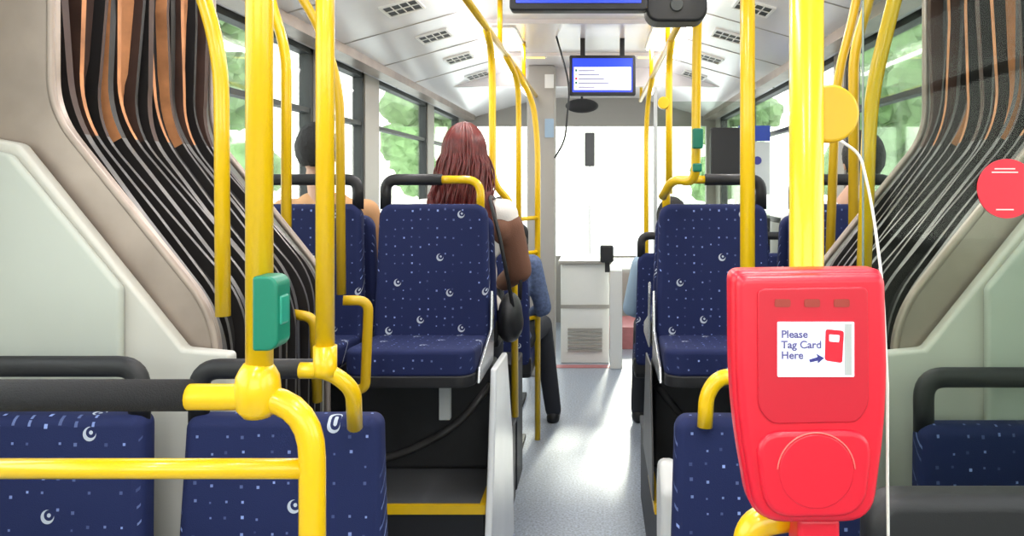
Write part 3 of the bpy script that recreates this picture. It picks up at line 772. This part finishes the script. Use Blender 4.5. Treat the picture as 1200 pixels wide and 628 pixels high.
        for i in range(560):
            ph=math.radians(rr.uniform(-128,128)); k_=rr.uniform(1.03,1.17)
            pts=[]
            for j in range(7):
                th=math.radians(4+86*j/6)
                pts.append(Vector((.082*math.sin(th)*math.sin(ph),-.1*math.sin(th)*math.cos(ph),.115*math.cos(th)))*k_+Vector((0,0,.004)))
            e=pts[-1]; L_=rr.uniform(.30,.42); wv=rr.uniform(0,6.28); am=rr.uniform(.004,.016)
            xs=rr.uniform(.85,1.5)
            for j in range(1,10):
                u=j/9
                z=e.z-L_*u
                x_=e.x*(1+(xs-1)*math.sin(u*PI*.6))+am*math.sin(wv+u*7)
                y_=e.y*(1-.15*u)-.03*math.sin(u*PI)*.8+am*math.cos(wv+u*6) if e.y<.0 else e.y*(1-u*.4)
                if z<-.16: y_=min(y_,-.09) if e.y<.03 else max(y_,.10)
                pts.append(Vector((x_,y_,z)))
            v_,f_=sweepdata([p+hc for p in pts],.0062,5,lambda t_:1-.6*t_)
            k0=len(V); V+=v_; F+=[tuple(a+k0 for a in q) for q in f_]
        meshobj('hair',V,F,hair,r,smooth=True,label='long loose auburn hair')
    return r
lg={('k',1):(.06,.44,.09),('a',1):(.06,.46,-.40),('k',-1):(-.11,.44,.09),('a',-1):(-.11,.46,-.40)}
person((-.585,3.31,.86),'seated woman with long auburn hair, cream top and brown cardigan',SKIN,CREAM,DENIM,HAIRR,long=True,sleeve='short',vest=BROWN,leg=lg)
person((-1.14,3.31,.86),'seated man with short black hair in tan shirt facing forward',SKIN2,TAN,DENIM,HAIRB,sleeve='long',hx=-.08,elx=.20)
person((.99,3.31,.825),'seated man with short black hair in grey white shirt',SKIN2,WSH,DENIM2,HAIRB,sleeve='short',hx=.155,elx=.17,hs=.18)
lg={('k',1):(.20,.44,.09),('a',1):(.27,.46,-.45),('k',-1):(.0,.45,.09),('a',-1):(.0,.43,-.45)}
person((-.56,4.40,.52),'seated passenger in checked shirt and dark trousers, foot in aisle',SKIN2,NAVYC,DENIM,HAIRB,leg=lg,footz=-.52)
lg={('k',-1):(-.14,.44,.09),('a',-1):(-.17,.46,-.44),('k',1):(.1,.45,.09),('a',1):(.1,.47,-.44)}
person((.42,4.40,.52),'seated passenger in pale blue shirt and dark trousers beside aisle',SKIN,LBLUE,DENIM,HAIRB,leg=lg,footz=-.52)
c=P(598,370,3.2)
r=root('handbag','black leather shoulder bag hanging at the woman\'s side','bag',(c.x,3.2,c.z))
blob('bag_body',lambda bm:(eb(bm,(0,0,0),(.05,.12,.10)),eb(bm,(0,0,-.03),(.055,.11,.08))),BLK,r,vox=.01,off=(c.x,3.2,c.z))
tube('bag_strap',[(c.x+.02,3.12,c.z+.05),(-.41,3.14,1.30),(-.46,3.20,1.45),(-.44,3.38,1.42),(c.x+.03,3.40,1.2),(c.x+.03,3.30,c.z+.05)],.008,BLK,r,fil=.05,sides=8)

# ---------------------------------------------------------------- exterior
g=box('ground',(-60,60,-30,80,-.9,-.85),ASPH); g['kind']='structure'
def tree(x,y,s,seed):
    rr=random.Random(seed)
    r=root('tree','leafy green street tree outside the bus windows','tree',(x,y,-.85),'street trees')
    tube('trunk',[(x,y,-.85),(x+.1,y,1.0*s),(x,y+.1,2.6*s)],.16*s,BARK,r,rfun=lambda t_:1-.5*t_)
    bm=bmesh.new()
    for i in range(22):
        a=rr.uniform(0,6.28); q=rr.uniform(0,1.5*s); z=rr.uniform(.9,4.2)*s
        bmesh.ops.create_icosphere(bm,subdivisions=3,radius=rr.uniform(.35,.7)*s,matrix=Matrix.Translation((x+q*math.cos(a),y+q*math.sin(a),z)))
    for v in bm.verts: v.co+=Vector((rr.uniform(-1,1),rr.uniform(-1,1),rr.uniform(-1,1)))*.12*s
    me=bpy.data.meshes.new('foliage'); bm.to_mesh(me); bm.free(); me.materials.append(LEAF)
    meshobj('foliage',None,None,LEAF,r,raw=me)
for i,(x,y,s) in enumerate([(-12,10,1.2),(-10,17,1.4),(-13,25,1.7),(8,10,1.1),(9,16.5,1.3),(9.5,24,1.5),(-8,36,1.4),(6.5,36,1.4),(-6.5,9.5,.75)]):
    tree(x,y,s,i)

# ---------------------------------------------------------------- world & light
w_=bpy.data.worlds.new('World'); S.world=w_; w_.use_nodes=True; nt=w_.node_tree
bg_=nt.nodes['Background']; 
tc=nt.nodes.new('ShaderNodeTexCoord'); sp=nt.nodes.new('ShaderNodeSeparateXYZ'); cr=nt.nodes.new('ShaderNodeValToRGB')
nt.links.new(tc.outputs['Generated'],sp.inputs[0]); nt.links.new(sp.outputs[2],cr.inputs[0])
cr.color_ramp.elements[0].color=(.94,.88,.84,1); cr.color_ramp.elements[0].position=0
cr.color_ramp.elements[1].color=(.90,.93,1,1); cr.color_ramp.elements[1].position=.6
nt.links.new(cr.outputs[0],bg_.inputs[0]); bg_.inputs[1].default_value=5.0
sn=bpy.data.lights.new('sun','SUN'); sn.energy=5; sn.angle=.1; sn.color=(1,.94,.84)
so=bpy.data.objects.new('sun',sn); so.rotation_euler=(math.radians(-64),0,math.radians(-6)); link(so)
cam=bpy.data.cameras.new('camera'); cam.lens=27; cam.sensor_width=36; cam.shift_x=-.085; cam.shift_y=-.0825; cam.clip_start=.02
co=bpy.data.objects.new('camera',cam); co.location=(0,0,CZ); co.rotation_euler=(math.radians(90),0,0); link(co)
S.camera=co
S.view_settings.view_transform='Standard'
